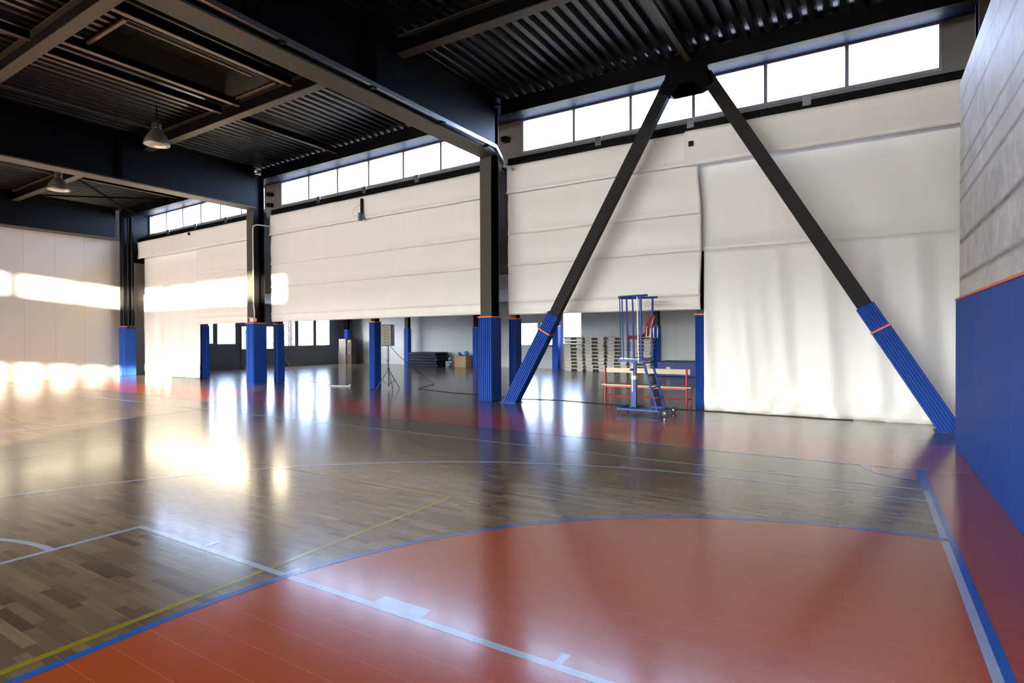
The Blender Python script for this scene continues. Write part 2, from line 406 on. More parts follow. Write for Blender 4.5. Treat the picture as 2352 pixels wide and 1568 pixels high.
# orange surround and goal areas
mark('orange_court_surround', [rect(.55, 1.08, -9.8, 9.85), rect(XL, 2*XM-.55, -9.8, 9.85), rect(2*XM-.55, .55, 7.9, 9.85), rect(2*XM-.55, .55, -9.8, -7.9)], ORANGE, .0003)
def goal_area():
    top = arc(.47, 1.62, 3.72, pi/2, pi, 28)
    pts = [(.50, 5.34)] + top + [(x, -y) for x, y in reversed(top)] + [(.50, -5.34)]
    return pts
ga = goal_area()
fan = []
for i in range(len(ga)-1): fan.append([(.50, 0), ga[i], ga[i+1]])
mark('orange_goal_area', fan + mir(fan), ORANGE, .0005)
line = [(.50, 5.34)] + arc(.47, 1.62, 3.72, pi/2, pi, 40)
line += [(x, -y) for x, y in reversed(line)]
corner = arc(.5, 7.88, .52, pi, 1.5*pi, 10)
cfan = [[(.5, 7.88), corner[i], corner[i+1]] for i in range(10)]
mark('orange_corner_arc_fill', cfan + mir(cfan), ORANGE, .0005)
ls = strip(line, .058)
blue = ls + mir(ls) + strip(corner, .05) + mir(strip(corner, .05)) + [rect(2*XM-.565, .565, 7.88, 7.925), rect(2*XM-.565, .565, -7.925, -7.88),
        rect(.522, .568, -7.925, 7.925), rect(2*XM-.568, 2*XM-.522, -7.925, 7.925), rect(.478, .523, 6.95, 7.925)]
mark('blue_futsal_lines', blue, BLUEP, .0014)
# white basketball markings
tp = [(.478, 6.49)] + [(-1.0, 6.49)] + arc(-1.0, 0, 6.49, pi/2, 1.5*pi, 60) + [(.478, -6.49)]
wt = strip(tp, .05)
fc = arc(-5.03, 0, 1.76, pi/2, 1.5*pi, 36); fcs = strip(fc, .05)
ticks = []
for x, wd in ((-1.23, .045), (-2.25, .36), (-3.2, .045), (-4.15, .045)):
    ticks.append(rect(x-wd/2, x+wd/2, 2.386, 2.48))
key = [rect(-5.055, .478, 2.335, 2.385), rect(-5.055, -5.005, -2.385, 2.385), rect(-5.055, .478, -2.385, -2.335)]
half = wt + fcs + ticks + my(ticks) + key + [rect(.476, .522, -5.30, 5.30), rect(.476, .522, 5.37, 6.95), rect(.476, .522, -6.95, -5.37)]
cc = strip(arc(XM, 0, 1.73, 0, 2*pi, 64), .05)
tick_side = [rect(-6.35, -6.3, 6.95, 7.05)]
mark('white_basketball_lines', half + mir(half) + cc + tick_side + [rect(2*XM-.5, .5, 6.92, 6.965), rect(2*XM-.5, .5, -6.965, -6.92), rect(XM-.025, XM+.025, -6.95, 6.95)], WHITEP, .0011)
yl = [rect(-3.41, -3.36, -4.35, 4.35), rect(-3.16, -3.02, 4.28, 4.325)]
mark('yellow_volleyball_lines', yl + mir(yl) + [rect(2*XM+3.41, -3.36, 4.305, 4.35), rect(2*XM+3.41, -3.36, -4.35, -4.305), rect(-9.23, -9.18, -4.33, 4.33), rect(-14.88, -14.83, -4.33, 4.33)], YELLOWP, .0008)

# ------------------------------------------------------------------ walls
struct('ground', B((-260, 200, -260, 260, -.6, -.125)), SNOW)
# left wall with annex openings
AW = [(15.0, 15.37, 1.23, 2.75), (15.54, 16.48, 1.20, 2.75), (16.76, 18.72, .93, 2.10), (19.0, 19.87, 1.06, 2.75), (20.04, 21.06, 1.06, 2.75), (21.21, 22.17, 1.06, 2.75)]
bm = B((XL-.2, XL, YS, YN, 0, 7.3))
struct('wall_left', bm, PANEL_L)
bm = bmesh.new(); ys = [YN] + [v for a in AW for v in a[:2]] + [YB]
for i in range(0, len(ys)-1):
    if i % 2 == 0: box(bm, XL-.2, XL, ys[i], ys[i+1], 0, 3.4)
for a in AW:
    box(bm, XL-.2, XL, a[0], a[1], 0, a[2]); box(bm, XL-.2, XL, a[0], a[1], a[3], 3.4)
struct('wall_annex_left', bm, PANEL_E)
BW = [(-14.75, -13.27, 1.10, 2.18), (-13.13, -12.30, 1.10, 2.18), (-11.95, -11.0, 1.12, 2.75)]
bm = bmesh.new(); xs = [XL-.2] + [v for a in BW for v in a[:2]] + [4.2]
for i in range(0, len(xs)-1):
    if i % 2 == 0: box(bm, xs[i], xs[i+1], YB, YB+.2, 0, 3.4)
for a in BW:
    box(bm, a[0], a[1], YB, YB+.2, 0, a[2]); box(bm, a[0], a[1], YB, YB+.2, a[3], 3.4)
struct('wall_annex_back', bm, PANEL_B)
struct('wall_annex_right', B((4.0, 4.2, YN+.2, YB+.3, 0, 3.4)), PANEL_B)
struct('ceiling_annex', B((XL-.2, 4.2, YN-.05, YB+.3, 3.2, 3.45)), mat('annex_ceiling_paint', (.30, .31, .33), .7))
# right wall: cast concrete, and the dark end of the hall beyond it
struct('wall_right', B((1.08, 1.30, YS, 9.87, 0, 4.96)), CONC)
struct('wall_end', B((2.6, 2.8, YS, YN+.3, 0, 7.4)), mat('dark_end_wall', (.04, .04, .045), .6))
struct('wall_south', B((XL-.2, 2.8, YS-.2, YS, 2.66, 5.06), (XL-.2, 2.8, YS-.2, YS, 5.86, 7.4), (XL-.2, 2.8, YS-.2, YS, 0, .25), (-6.9, .2, YS-.2, YS, 2.24, 2.7), (.2, 2.8, YS-.2, YS, .25, 5.9)), mat('south_wall_paint', (.55, .54, .52), .6))  # unseen wall, its openings laid out to throw the sun patches
# north wall above the annex, with its three clerestory strips
WN = [(-25.78, -18.0, [-24.48, -23.24, -21.95, -20.65, -19.35]), (-17.05, -8.72, [-15.65, -14.28, -12.9, -11.49, -10.1]), (-7.42, 1.08, [-6.01, -4.58, -3.17, -1.74, -.32])]
bm = B((XL-.2, 2.8, YN, YN+.15, 3.15, 6.2), (XL-.2, 2.8, YN, YN+.15, 7.04, 7.5))
xs = [XL-.2] + [v for a in WN for v in (a[0]-.03, a[1]+.03)] + [2.8]
for i in range(0, len(xs), 2):
    box(bm, xs[i], xs[i+1], YN, YN+.15, 6.2, 7.04)
struct('wall_north', bm, PANEL_N, taper=True)
def window(name, plane, a0, a1, z0, z1, mull, axis='x', fw=.045, th=.06, taper=False, m=FRAMEM, out=1):
    """strip window: frame with mullions, one pane per light"""
    def bx(bm, p0, p1, q0, q1, t0, t1):
        if axis == 'x': box(bm, p0, p1, plane+t0, plane+t1, q0, q1)
        else: box(bm, plane+t0, plane+t1, p0, p1, q0, q1)
    t0, t1 = (-.02, th) if out > 0 else (-th, .02)
    bm = bmesh.new()
    bx(bm, a0-fw, a1+fw, z0-fw*1.5, z0, t0, t1); bx(bm, a0-fw, a1+fw, z1, z1+fw, t0, t1)
    bx(bm, a0-fw, a0, z0, z1, t0, t1); bx(bm, a1, a1+fw, z0, z1, t0, t1)
    for x in mull: bx(bm, x-.032, x+.032, z0, z1, t0, t1)
    f = tag(obj(name, bm, m, taper=taper), kind='structure')
    e = [a0] + list(mull) + [a1]
    for i in range(len(e)-1):
        bm = bmesh.new(); bx(bm, e[i]+.0, e[i+1]-.0, z0, z1, (t0+t1)/2-.003, (t0+t1)/2+.003)
        g = obj('window_pane', bm, GLASS, f, taper=taper); g['kind'] = 'structure'
    return f
for i, (a, b, mu) in enumerate(WN): window('window_%d' % (i+1), YN, a, b, 6.235, 6.995, mu, taper=True)
n = 4
for a in AW:
    f = window('window_%d' % n, XL, a[0]+.03, a[1]-.03, a[2]+.03, a[3]-.03, [], 'y', out=-1, fw=.03); n += 1
for a in BW:
    f = window('window_%d' % n, YB, a[0]+.03, a[1]-.03, a[2]+.03, a[3]-.03, [], 'x', fw=.03, m=WHITEM); n += 1
def bars(xs, z0, z1, wd, par):
    bm = bmesh.new()
    for x in xs: box(bm, x-wd/2, x+wd/2, YS-.15, YS-.05, z0, z1)
    o = obj('window_post', bm, WHITEM, par); o['kind'] = 'structure'
f = window('window_%d' % n, YS-.1, XL+.05, -6.95, .28, 2.63, [XL+2.6*k for k in range(1, 8)], 'x', out=-1, fw=.03); n += 1  # unseen low glazing, added to light the curtains and cast the low patches
bars([XL+.65*k for k in range(1, 29)], .28, 2.63, .17, f)
f = window('window_%d' % n, YS-.1, -6.87, .17, .28, 2.21, [-5.2, -3.4, -1.6], 'x', out=-1, fw=.03); n += 1
f = window('window_%d' % n, YS-.1, XL+.05, .17, 5.09, 5.83, [XL+1.15*k for k in range(1, 22)], 'x', out=-1, fw=.03)
bars([-12.2, -8.1], 5.09, 5.83, .14, f)
tag(obj('trim_1', B((XL, XL+.04, 16.72, 18.76, .87, .92), (XL, XL+.03, 16.72, 16.75, 0, 2.1)), mat('rust_sill', (.20, .05, .03), .5)), kind='structure')
tag(obj('trim_2', B((-13.2, -12.2, YB-.04, YB, 1.03, 1.08)), mat('rust_sill', (.20, .05, .03), .5)), kind='structure')
tag(obj('baseboard_annex', B((XL, XL+.03, 16.9, 18.9, 0, .1), (-12.3, -11.7, YB-.03, YB, 0, .12)), FRAMEM), kind='structure')
# pale soffit strip above the clerestory glass
struct('trim_3', B((XL, 2.6, 11.51, YN-.02, 7.04, 7.055)), SOFFIT, taper=True)

# ------------------------------------------------------------------ roof: ribbed deck with a skylight opening
def deck():
    bm = bmesh.new(); p = .235; x = XL-.2; prof = []
    while x < 2.9:
        prof += [(x, 7.16), (x+.065, 7.16), (x+.10, 7.06), (x+.195, 7.06), (x+.23, 7.16)]; x += p
    def run(y0, y1, keep):
        last = None
        for i, (px, pz) in enumerate(prof):
            a, b = bm.verts.new((px, y0, pz)), bm.verts.new((px, y1, pz))
            if last and keep((px+last[2])/2): bm.faces.new((last[0], a, b, last[1]))
            last = (a, b, px)
    hole = lambda x: not (-12.35 < x < -10.75)
    run(YS-.2, 4.95, lambda x: True); run(4.95, 7.7, hole); run(7.71, 12.8, lambda x: True)
    bmesh.ops.delete(bm, geom=[v for v in bm.verts if not v.link_faces], context='VERTS')
    # closing sheet above the ribs
    for b_ in ((XL-.2, 2.9, YS-.2, 4.9, 7.2, 7.3), (XL-.2, 2.9, 7.75, 12.8, 7.2, 7.3), (XL-.2, -12.4, 4.9, 7.75, 7.2, 7.3), (-10.7, 2.9, 4.9, 7.75, 7.2, 7.3)): box(bm, *b_)
    return bm
tag(obj('trim_4', B((XL+.002, XL+.03, 11.76, YN-.03, 4.9, 7.03)), BLACK, taper=True), kind='structure')
struct('ceiling', deck(), DECK, taper=True)
sk = thing('skylight', (-11.55, 6.3, 7.0), 'closed roof skylight with a ribbed grey lid in the dark ceiling', 'skylight')
obj('curb', B((-12.42, -12.38, 4.9, 7.75, 7.02, 7.62), (-10.74, -10.70, 4.9, 7.75, 7.02, 7.62), (-12.42, -10.7, 4.88, 4.92, 7.02, 7.62), (-12.42, -10.7, 7.66, 7.70, 7.02, 7.62)), LIDM, sk, taper=True)
bm = B((-12.42, -10.7, 4.88, 7.77, 7.6, 7.64))
for k in range(8): box(bm, -12.38, -10.74, 4.98+.38*k, 5.01+.38*k, 7.57, 7.6)
obj('lid', bm, LIDM, sk, taper=True)
obj('edge_trim', B((-12.42, -10.7, 4.84, 4.9, 6.99, 7.03), (-12.3, -10.7, 7.75, 7.8, 6.99, 7.03), (-10.86, -10.82, 4.9, 7.3, 7.0, 7.04)), LIGHTF, sk, taper=True)
for k in range(7): obj('vent_plate', B((-10.80, -10.77, 4.98+.42*k, 5.24+.42*k, 7.12, 7.22)), LIGHTF, sk, taper=True)

# ------------------------------------------------------------------ steel frame
def girder(xc, label, tray=False):
    g = thing('roof_girder', (xc, -1.4, 5.75), label, 'beam', 'deep girders carrying the roof')
    obj('bottom_flange', B((xc-.225, xc+.225, YS+.05, 11.15, 5.75, 5.785)), BEAMF, g, taper=True)
    obj('top_flange', B((xc-.225, xc+.225, YS+.05, 11.15, 7.0, 7.045)), BLACK, g, taper=True)
    obj('web', B((xc-.015, xc+.015, YS+.05, 11.15, 5.785, 7.0)), BLACK, g, taper=True)
    bm = B((xc+.17, xc+.20, 7.35, 11.12, 5.79, 6.99), (xc+.015, xc+.19, 7.33, 7.36, 5.79, 6.99), (xc+.2, xc+.215, 7.9, 10.6, 6.70, 6.725))
    obj('haunch_plate', bm, BLACK, g, taper=True)
    return g
g1 = girder(-7.525, 'deep dark girder running to the column nearest the first brace, galvanised tray along it')
girder(-16.6, 'second deep dark girder, above the column with the outlet box')
girder(-25.62, 'deep dark girder lying along the top of the left wall')
def ibeam_x(name, y, x0, x1, label, grp):
    g = thing(name, ((x0+x1)/2, y, 6.7), label, 'beam', grp)
    obj('flange', B((x0, x1, y-.1, y+.1, 6.70, 6.72), (x0, x1, y-.1, y+.1, 7.015, 7.035)), BEAMF, g, taper=True)
    obj('web', B((x0, x1, y-.008, y+.008, 6.72, 7.015)), BLACK, g, taper=True)
    return g
bays = ((-7.3, 2.6, 'bay by the concrete wall'), (-16.37, -7.75, 'skylight bay'), (-25.4, -16.83, 'far left bay'))
rows = ((7.95, 'in line with the lamps'), (4.25, 'on the camera side of the skylight'), (.5, 'nearest over the court'))
for x0, x1, bn in bays:
    for y, rn in rows[:3]:
        if y < 1 and x0 > -8: continue
        ibeam_x('cross_beam', y, x0, x1, 'dark cross beam %s, %s' % (rn, bn), 'cross beams under the roof deck')
    e = thing('eaves_beam', ((x0+x1)/2, 11.4, 6.7), 'black eaves beam above the clerestory glass, %s' % bn, 'beam', 'eaves beams above the windows')
    obj('flange', B((x0, x1, 11.3, 11.5, 6.70, 6.725)), BLACK, e, taper=True)
    obj('web', B((x0, x1, 11.33, 11.40, 6.725, 7.05)), BLACK, e, taper=True)
def purlin(x, y0, y1, label, m=BEAMF):
    g = thing('purlin', (x, (y0+y1)/2, 6.8), label, 'beam', 'purlins between the cross beams')
    obj('flange', B((x-.05, x+.05, y0, y1, 6.86, 6.875)), m, g, taper=True)
    obj('web', B((x-.006, x+.006, y0, y1, 6.875, 7.03)), BLACK, g, taper=True)
purlin(-2.95, 8.05, 11.3, 'dark purlin running to the tip of the braces')
purlin(-12.85, 8.05, 11.3, 'purlin in the skylight bay running to the window strip')
purlin(-12.12, 4.35, 7.85, 'pale edged purlin beside the skylight, next to the opening', LIGHTF)
purlin(-12.82, 4.35, 7.85, 'second pale edged purlin from the skylight, towards the lamp', LIGHTF)
purlin(-10.3, 4.35, 7.85, 'pale edged purlin between skylight and deep girder', LIGHTF)
purlin(-20.8, 4.35, 7.85, 'purlin over the far left lamp')
purlin(-12.5, .6, 4.15, 'purlin in the top left corner of the picture')
purlin(-21.3, 8.05, 11.3, 'purlin crossed by the thin bracing rods')
for a, b, l in (((-20.8, 8.05, 6.73), (-24.3, 11.2, 6.73), 'thin black bracing rod falling to the left wall column'), ((-23.7, 8.05, 6.66), (-20.6, 11.2, 6.66), 'thin black bracing rod crossing its twin over the far bay')):
    tag(obj('bracing_rod', T([a, b], .03, 8), mat('bracing_paint', (.003, .003, .003), .8, spec=.03), taper=True), l, 'rod', 'roof bracing rods')

def ribbed_pad(bm, x0, x1, y0, y1, z0, z1, front_ribs=7, ribs_frac=1.0, n=(0, -1)):
    """upholstered sleeve: box with vertical ribs on the court side and a rounded look"""
    box(bm, x0, x1, y0, y1, z0, z1)
    w = (x1-x0)*ribs_frac/front_ribs
    for k in range(front_ribs):
        a = x0 + (x1-x0)*(1-ribs_frac)/2 + w*k
        pts = [(a+w*.12, y0), (a+w*.22, y0-.026), (a+w*.78, y0-.026), (a+w*.88, y0)]
        lo = [bm.verts.new((px, py, z0)) for px, py in pts]; hi = [bm.verts.new((px, py, z1)) for px, py in pts]
        for i in range(3): bm.faces.new((lo[i], lo[i+1], hi[i+1], hi[i]))
        bm.faces.new(lo); bm.faces.new(hi[::-1])
def column(x0, x1, y0, y1, zt, label, pad=1.98, ribs=7, name='steel_column', m=COLG, taper=True, grp=None, ring=True, px=.035, ribm=True):
    c = thing(name, ((x0+x1)/2, (y0+y1)/2, 0), label, 'column', grp)
    obj('front_flange', B((x0, x1, y0, y0+.02, 0, zt)), m, c, taper=taper)
    obj('rear_flange', B((x0, x1, y1-.02, y1, 0, zt)), BLACK, c, taper=taper)
    obj('web', B(((x0+x1)/2-.01, (x0+x1)/2+.01, y0+.02, y1-.02, 0, zt)), BLACK, c, taper=taper)
    bm = bmesh.new()
    if ribm: ribbed_pad(bm, x0-px, x1+px, y0-px, y1+px, .005, pad, ribs)
    else: box(bm, x0-px, x1+px, y0-px, y1+px, .005, pad)
    p = bev(obj('padding', bm, PADB, c), .012, 2)
    if ring:
        bm = B((x0-px-.012, x1+px+.012, y0-px-.02, y1+px+.012, pad, pad+.03))
        obj('orange_band', bm, ORB, c)
    return c
c1 = column(-7.80, -7.49, 11.18, 11.52, 7.0, 'tall black column with ribbed blue padding beside the foot of the left brace', grp='main columns along the court')
c2 = column(-17.03, -16.70, 11.25, 11.66, 7.0, 'tall black column carrying an outlet box above smooth blue padding', ribs=2, grp='main columns along the court')
c3 = column(-25.75, -25.36, 11.4, 11.75, 7.0, 'black column in the corner by the sunlit left wall', ribs=2, m=BLACK, grp='main columns along the court')
c4 = column(1.45, 1.78, 11.2, 11.55, 7.0, 'black column half hidden behind the concrete wall', grp='main columns along the court')
obj('service_pipe', T([(-25.29, 11.5, 2.0), (-25.29, 11.5, 6.9)], .035, 10), BLACK, c3, taper=True)
obj('service_pipe', T([(-25.40, 11.38, 2.0), (-25.40, 11.38, 6.9)], .035, 10), BLACK, c3, taper=True)
obj('service_pipe', T([(-25.2, 11.6, 2.0), (-25.2, 11.6, 6.9)], .035, 10), BLACK, c3, taper=True)
# slimmer posts standing in the line of the curtains
for x, wd, l in ((-2.93, .15, 'slim padded post at the right edge of the curtain opening'), (-7.5, .15, 'slim padded post just behind the tall column by the left brace'),
              (-12.36, .13, 'slim padded post beside the loudspeaker'), (-16.83, .13, 'slim padded post with a white cord tied to it'), (-21.25, .14, 'slim padded post at the left edge of the curtain opening')):
    column(x-.075, x+.075, 12.18, 12.38, 5.6, l, pad=1.96, ribs=6 if x > -14 else 2, name='slim_post', m=BLACK, grp='slim posts under the curtain line', px=.03)
for x, y, l in ((-21.05, 23.3, 'thin padded post left of the pile of dark mats'), (-16.5, 23.3, 'thin padded post right of the cardboard boxes'), (-12.05, 23.3, 'thin padded post between the two back windows'),
             (-7.5, 23.6, 'thin padded post right of the stacked step platforms'), (-25.5, 23.1, 'thin padded post behind the tall cartons')):
    column(x-.12, x+.12, y-.1, y+.1, 3.2, l, pad=1.97, ribs=2, name='annex_post', m=BLACK, taper=False, grp='thin posts along the back of the side room', px=.03, ring=(-18 < x < -10), ribm=False)

# diagonal braces and their gusset
def brace(foot, top, label, side):
    b = thing('diagonal_brace', foot, label, 'brace', 'diagonal braces meeting under the roof')
    f, t = Vector(foot), Vector(top); d = (t-f).normalized(); up = Vector((0, -1, 0))
    bm = bmesh.new(); beam(bm, f+d*.02, t, .235, .15, up); obj('steel_tube', bm, BRACEG, b)
    L = 2.02/d.z; Lr = 1.62/d.z
    s = d.cross(up).normalized()
    def sleeve(a, e, wd, dep):
        bm = bmesh.new(); beam(bm, f+d*a, f+d*e, wd, dep, up)
        n = 7; rw = wd/n
        for k in range(n):
            o_ = s*(-wd/2 + rw*(k+.5)) + up*(dep/2+.012)
            beam(bm, f+d*a+o_, f+d*e+o_, rw*.62, .034, up)
        # horizontal cut at the floor
        for v in bm.verts:
            if a < .2 and v.co.z < .35:
                k = (v.co.z-.004)/d.z; v.co = v.co - d*k
        return bm
    obj('padding', sleeve(.12, Lr, .30, .21), PADB, b)
    obj('padding_top', sleeve(Lr+.03, L, .285, .20), PADB, b)
    bm = bmesh.new(); beam(bm, f+d*Lr, f+d*(Lr+.03), .32, .27, up); obj('orange_band', bm, ORB, b)
    obj('base_plate', B((foot[0]-.22, foot[0]+.22, foot[1]-.16, foot[1]+.16, .001, .012)), BLUEM, b)
brace((-7.02, 11.3, 0), (-3.31, 11.3, 6.5), 'grey diagonal brace rising rightward from beside the tall column, blue padded foot', 1)
brace((1.14, 11.3, 0), (-2.61, 11.3, 6.5), 'grey diagonal brace coming down to the right behind the blue padded wall', -1)
def gusset():
    bm = bmesh.new(); P = [(-3.34, 6.70), (-3.36, 6.52), (-3.46, 6.30), (-3.24, 6.22), (-3.10, 6.40), (-2.82, 6.40), (-2.70, 6.22), (-2.46, 6.30), (-2.58, 6.52), (-2.60, 6.70)]
    a = [bm.verts.new((x, 11.19, z)) for x, z in P]; b = [bm.verts.new((x, 11.41, z)) for x, z in P]
    for k in range(len(P)): bm.faces.new((a[k], a[(k+1) % len(P)], b[(k+1) % len(P)], b[k]))
    bm.faces.new(a); bm.faces.new(b[::-1]); bmesh.ops.triangulate(bm, faces=[f for f in bm.faces if len(f.verts) > 4]); return bm
gs = obj('gusset_plate', gusset(), BLACK)
tag(gs, 'black gusset plate where both braces meet at the roof', 'bracket')

# rail that carries the curtains, with pale clips
def rail(x0, x1, clips, label):
    r = thing('curtain_rail', ((x0+x1)/2, 12.02, 5.65), label, 'rail', 'black rails above the white curtains')
    obj('bar', B((x0, x1, 11.875, 11.99, 5.64, 5.86)), BLACK, r, taper=True)
    for x in clips: obj('clip', B((x-.07, x+.07, 11.85, 11.875, 5.76, 5.96)), GALV, r, taper=True)
rail(-7.45, 2.5, (-5.07, -3.05, -.94), 'black curtain rail under the window strip nearest the concrete wall')
rail(-16.65, -7.82, (-14.31, -12.34, -10.35), 'black curtain rail under the middle window strip')
rail(-25.3, -17.05, (-22.94, -21.07, -19.16), 'black curtain rail under the farthest window strip')
for x, z, nm in ((-8.0, 6.54, 'upper small black bracket beside the top of the tall right column'), (-7.98, 5.83, 'lower small black bracket beside the top of the tall right column'),
                 (-17.68, 6.42, 'upper small black bracket beside the column with the outlet box'), (-17.68, 6.05, 'lower small black bracket beside the column with the outlet box')):
    tag(obj('wall_bracket', B((x, x+.16, 12.42, 12.6, z, z+.12)), BLACK), nm, 'bracket', 'small brackets beside the columns')

# ------------------------------------------------------------------ curtains
def sheet(bm, x0, x1, zs, yf, nx):
    """grid from the list of heights; yf(x, z, k) gives y"""
    rows_ = []
    for k, z in enumerate(zs):
        rows_.append([bm.verts.new((x0+(x1-x0)*i/nx, yf(x0+(x1-x0)*i/nx, z, k), z)) for i in range(nx+1)])
    for a, b in zip(rows_, rows_[1:]):
        for i in range(nx): bm.faces.new((a[i], b[i], b[i+1], a[i+1]))
def noise(x, z, s=1.0):
    return (sin(x*2.1+z*1.3+s)+.6*sin(x*4.7-z*2.2+s*3)+.35*sin(x*9.1+z*3.1+s*5))/2
def roman(x0, x1, y, seed, zb=2.05, side=0, nx=90, x1f=None):
    """blind hanging in overlapping tiers: z list runs down, a lip at each fold"""
    bm = bmesh.new()
    tiers = [(5.68, 5.0, .0), (5.05, 4.01, .045), (4.06, 3.25, .055), (3.30, 2.34, .06), (2.39, zb, .035)]
    for ti, (zt, z0, dep) in enumerate(tiers):
        zs = [zt + (z0-zt)*i/10 for i in range(11)]
        def yf(x, z, k, zt=zt, z0=z0, dep=dep, ti=ti):
            u = (zt-z)/(zt-z0)
            bulge = -.035*sin(pi*min(1, u))**.8 if ti else -.01*sin(pi*u)
            lip = -.05*max(0, (u-.8)/.2)**2 if ti in (0, 1, 2, 3) else 0
            return y + .05*(ti > 0) + bulge + lip + .010*noise(x, z, seed)*(1+u)
        bmt = bmesh.new(); sheet(bmt, x0, x1, zs, yf, nx)
        # sagging lower lips
        for v in bmt.verts:
            u = (zt-v.co.z)/(zt-z0)
            if ti in (1, 2): v.co.z -= .022*u*max(0, noise(v.co.x*.55, 0, seed+ti))
            if side and ti: v.co.x += (.05*noise(0, v.co.z*1.6, seed))*max(0, 1-abs(v.co.x-side)/.6) if side else 0
        me = bpy.data.meshes.new('t'); bmt.to_mesh(me); bmt.free(); bm.from_mesh(me); bpy.data.meshes.remove(me)
    for v in bm.verts: v.co = lens_taper(v.co)
    return bm
def thick(o, t=.012):
    m = o.modifiers.new('thickness', 'SOLIDIFY'); m.thickness = t; m.offset = 1; return o
def hem_bar(x0, x1, y, z, par):
    obj('hem_tube', B((x0+.02, x1-.02, y+.03, y+.06, z+.03, z+.06)), CLOTH, par, taper=True)
# right bay, raised blind
k = thing('roll_up_curtain', (-5.2, 11.9, 2.05), 'raised white curtain in tiers behind the left diagonal brace', 'curtain', 'raised white curtains')
thick(obj('cloth', roman(-7.46, -2.86, 11.86, 1.0, 2.06, side=-2.86), CLOTH, k, smooth=True)); hem_bar(-7.46, -2.86, 11.86, 2.06, k)
k = thing('roll_up_curtain', (-12.3, 11.9, 2.05), 'raised white curtain in tiers between the two tall columns, motor hanging on it', 'curtain', 'raised white curtains')
thick(obj('cloth', roman(-16.68, -7.84, 11.86, 2.3, 2.09, nx=150), CLOTH, k, smooth=True)); hem_bar(-16.68, -7.84, 11.86, 2.09, k)
k = thing('roll_up_curtain', (-19.4, 11.9, 2.05), 'raised white curtain in tiers partly crossed by sunlight on the far left', 'curtain', 'raised white curtains')
thick(obj('cloth', roman(-21.05, -17.08, 11.86, 3.7, 2.10, side=-21.05), CLOTH, k, smooth=True)); hem_bar(-21.05, -17.08, 11.86, 2.10, k)
# full length curtains: valance, plain tier, draped tier
def draped(x0, x1, y, seed, nx, amp):
    bm = bmesh.new(); zs = [3.28 - 3.276*i/34 for i in range(35)]
    def yf(x, z, k):
        u = (3.28-z)/3.28
        w_ = .5*sin(x*5.1+seed)+.35*sin(x*8.7+seed*2+.4*z)+.25*sin(x*3.3+seed*3)+.12*sin(x*17+z*1.5)
        foot = .05*noise(x*3, z*5, seed)*max(0, (u-.8)/.2)
        return y - .02 + amp*w_*(.25+.75*min(1, u*1.8)) + foot
    sheet(bm, x0, x1, zs, yf, nx)
    return bm
def full(x0, x1, vx, vy, label, seed, y=12.0, val=0):
    k = thing('full_length_curtain', ((x0+x1)/2, y, 0), label, 'curtain', 'white curtains reaching the floor')
    bm = bmesh.new(); sheet(bm, x0-vx, x1+vy+val, [5.68-.7*i/10 for i in range(11)], lambda x, z, q: y-.21+.012*noise(x, z, seed)+.02*sin(pi*(5.68-z)/.7), 60)
    thick(obj('valance', bm, CLOTH, k, smooth=True, taper=True))
    bm = bmesh.new(); sheet(bm, x0-max(0, vx-.05), x1+vy, [5.4-2.14*i/26 for i in range(27)], lambda x, z, q: y+.05+.022*noise(x*.8, z*.7, seed+1)-.03*(abs(z-3.55) < .0)-.05*max(0, (3.5-z)/.24), 60)
    thick(obj('plain_tier', bm, CLOTH, k, smooth=True, taper=True))
    thick(obj('draped_tier', draped(x0, x1, y+.03, seed, 160, .055), CLOTH, k, smooth=True))
    return k
full(-2.82, 2.4, .33, 0, 'white curtain hanging to the floor behind the right diagonal brace', 1.7)
full(-25.15, -21.1, .02, .15, 'white curtain hanging to the floor beside the sunlit corner column', 4.1, val=3.82)
for x, z, l in ((-3.02, 5.41, 'small black square socket on the curtain above the left brace'), (-21.35, 5.38, 'small black square socket high on the far left curtain')):
    s_ = tag(obj('square_socket', B((x-.045, x+.045, 11.757, 11.80, z-.05, z+.05)), BLACK), l, 'socket', 'square sockets on the curtains')
# curtain motor
mo = thing('curtain_motor', (-12.38, 11.8, 4.85), 'blue tubular motor hanging on a black bracket with a cable loop', 'motor')
obj('bracket', B((-12.41, -12.35, 11.77, 11.82, 5.05, 5.52)), BLACK, mo)
bm = T([(-12.38, 11.74, 5.1), (-12.38, 11.74, 4.88)], .06, 14); tube(bm, [(-12.38, 11.74, 4.91), (-12.2, 11.74, 4.93)], .03, 10)
obj('motor_body', bm, MOTOR, mo)
obj('cable', T([(-12.41, 11.76, 5.35), (-12.55, 11.74, 5.3), (-12.68, 11.73, 5.15), (-12.66, 11.73, 5.05), (-12.42, 11.74, 5.03)], .008, 6), CREAM, mo)

# outlet box and conduit on the second column
ob = thing('outlet_box', (-16.62, 11.22, 2.05), 'cream outlet box with a conduit rising up the far column', 'electrical box')
obj('box_body', B((-16.69, -16.50, 11.10, 11.22, 2.03, 2.14)), CREAM, ob)
obj('lid', B((-16.72, -16.60, 11.08, 11.2, 2.15, 2.17)), CREAM, ob)
obj('conduit', T([(-16.55, 11.18, 2.14), (-16.56, 11.18, 2.4), (-16.60, 11.18, 2.55), (-16.60, 11.18, 5.0), (-16.57, 11.18, 5.07), (-16.50, 11.25, 5.12), (-16.40, 11.7, 5.12)], .018, 8), CREAM, ob)

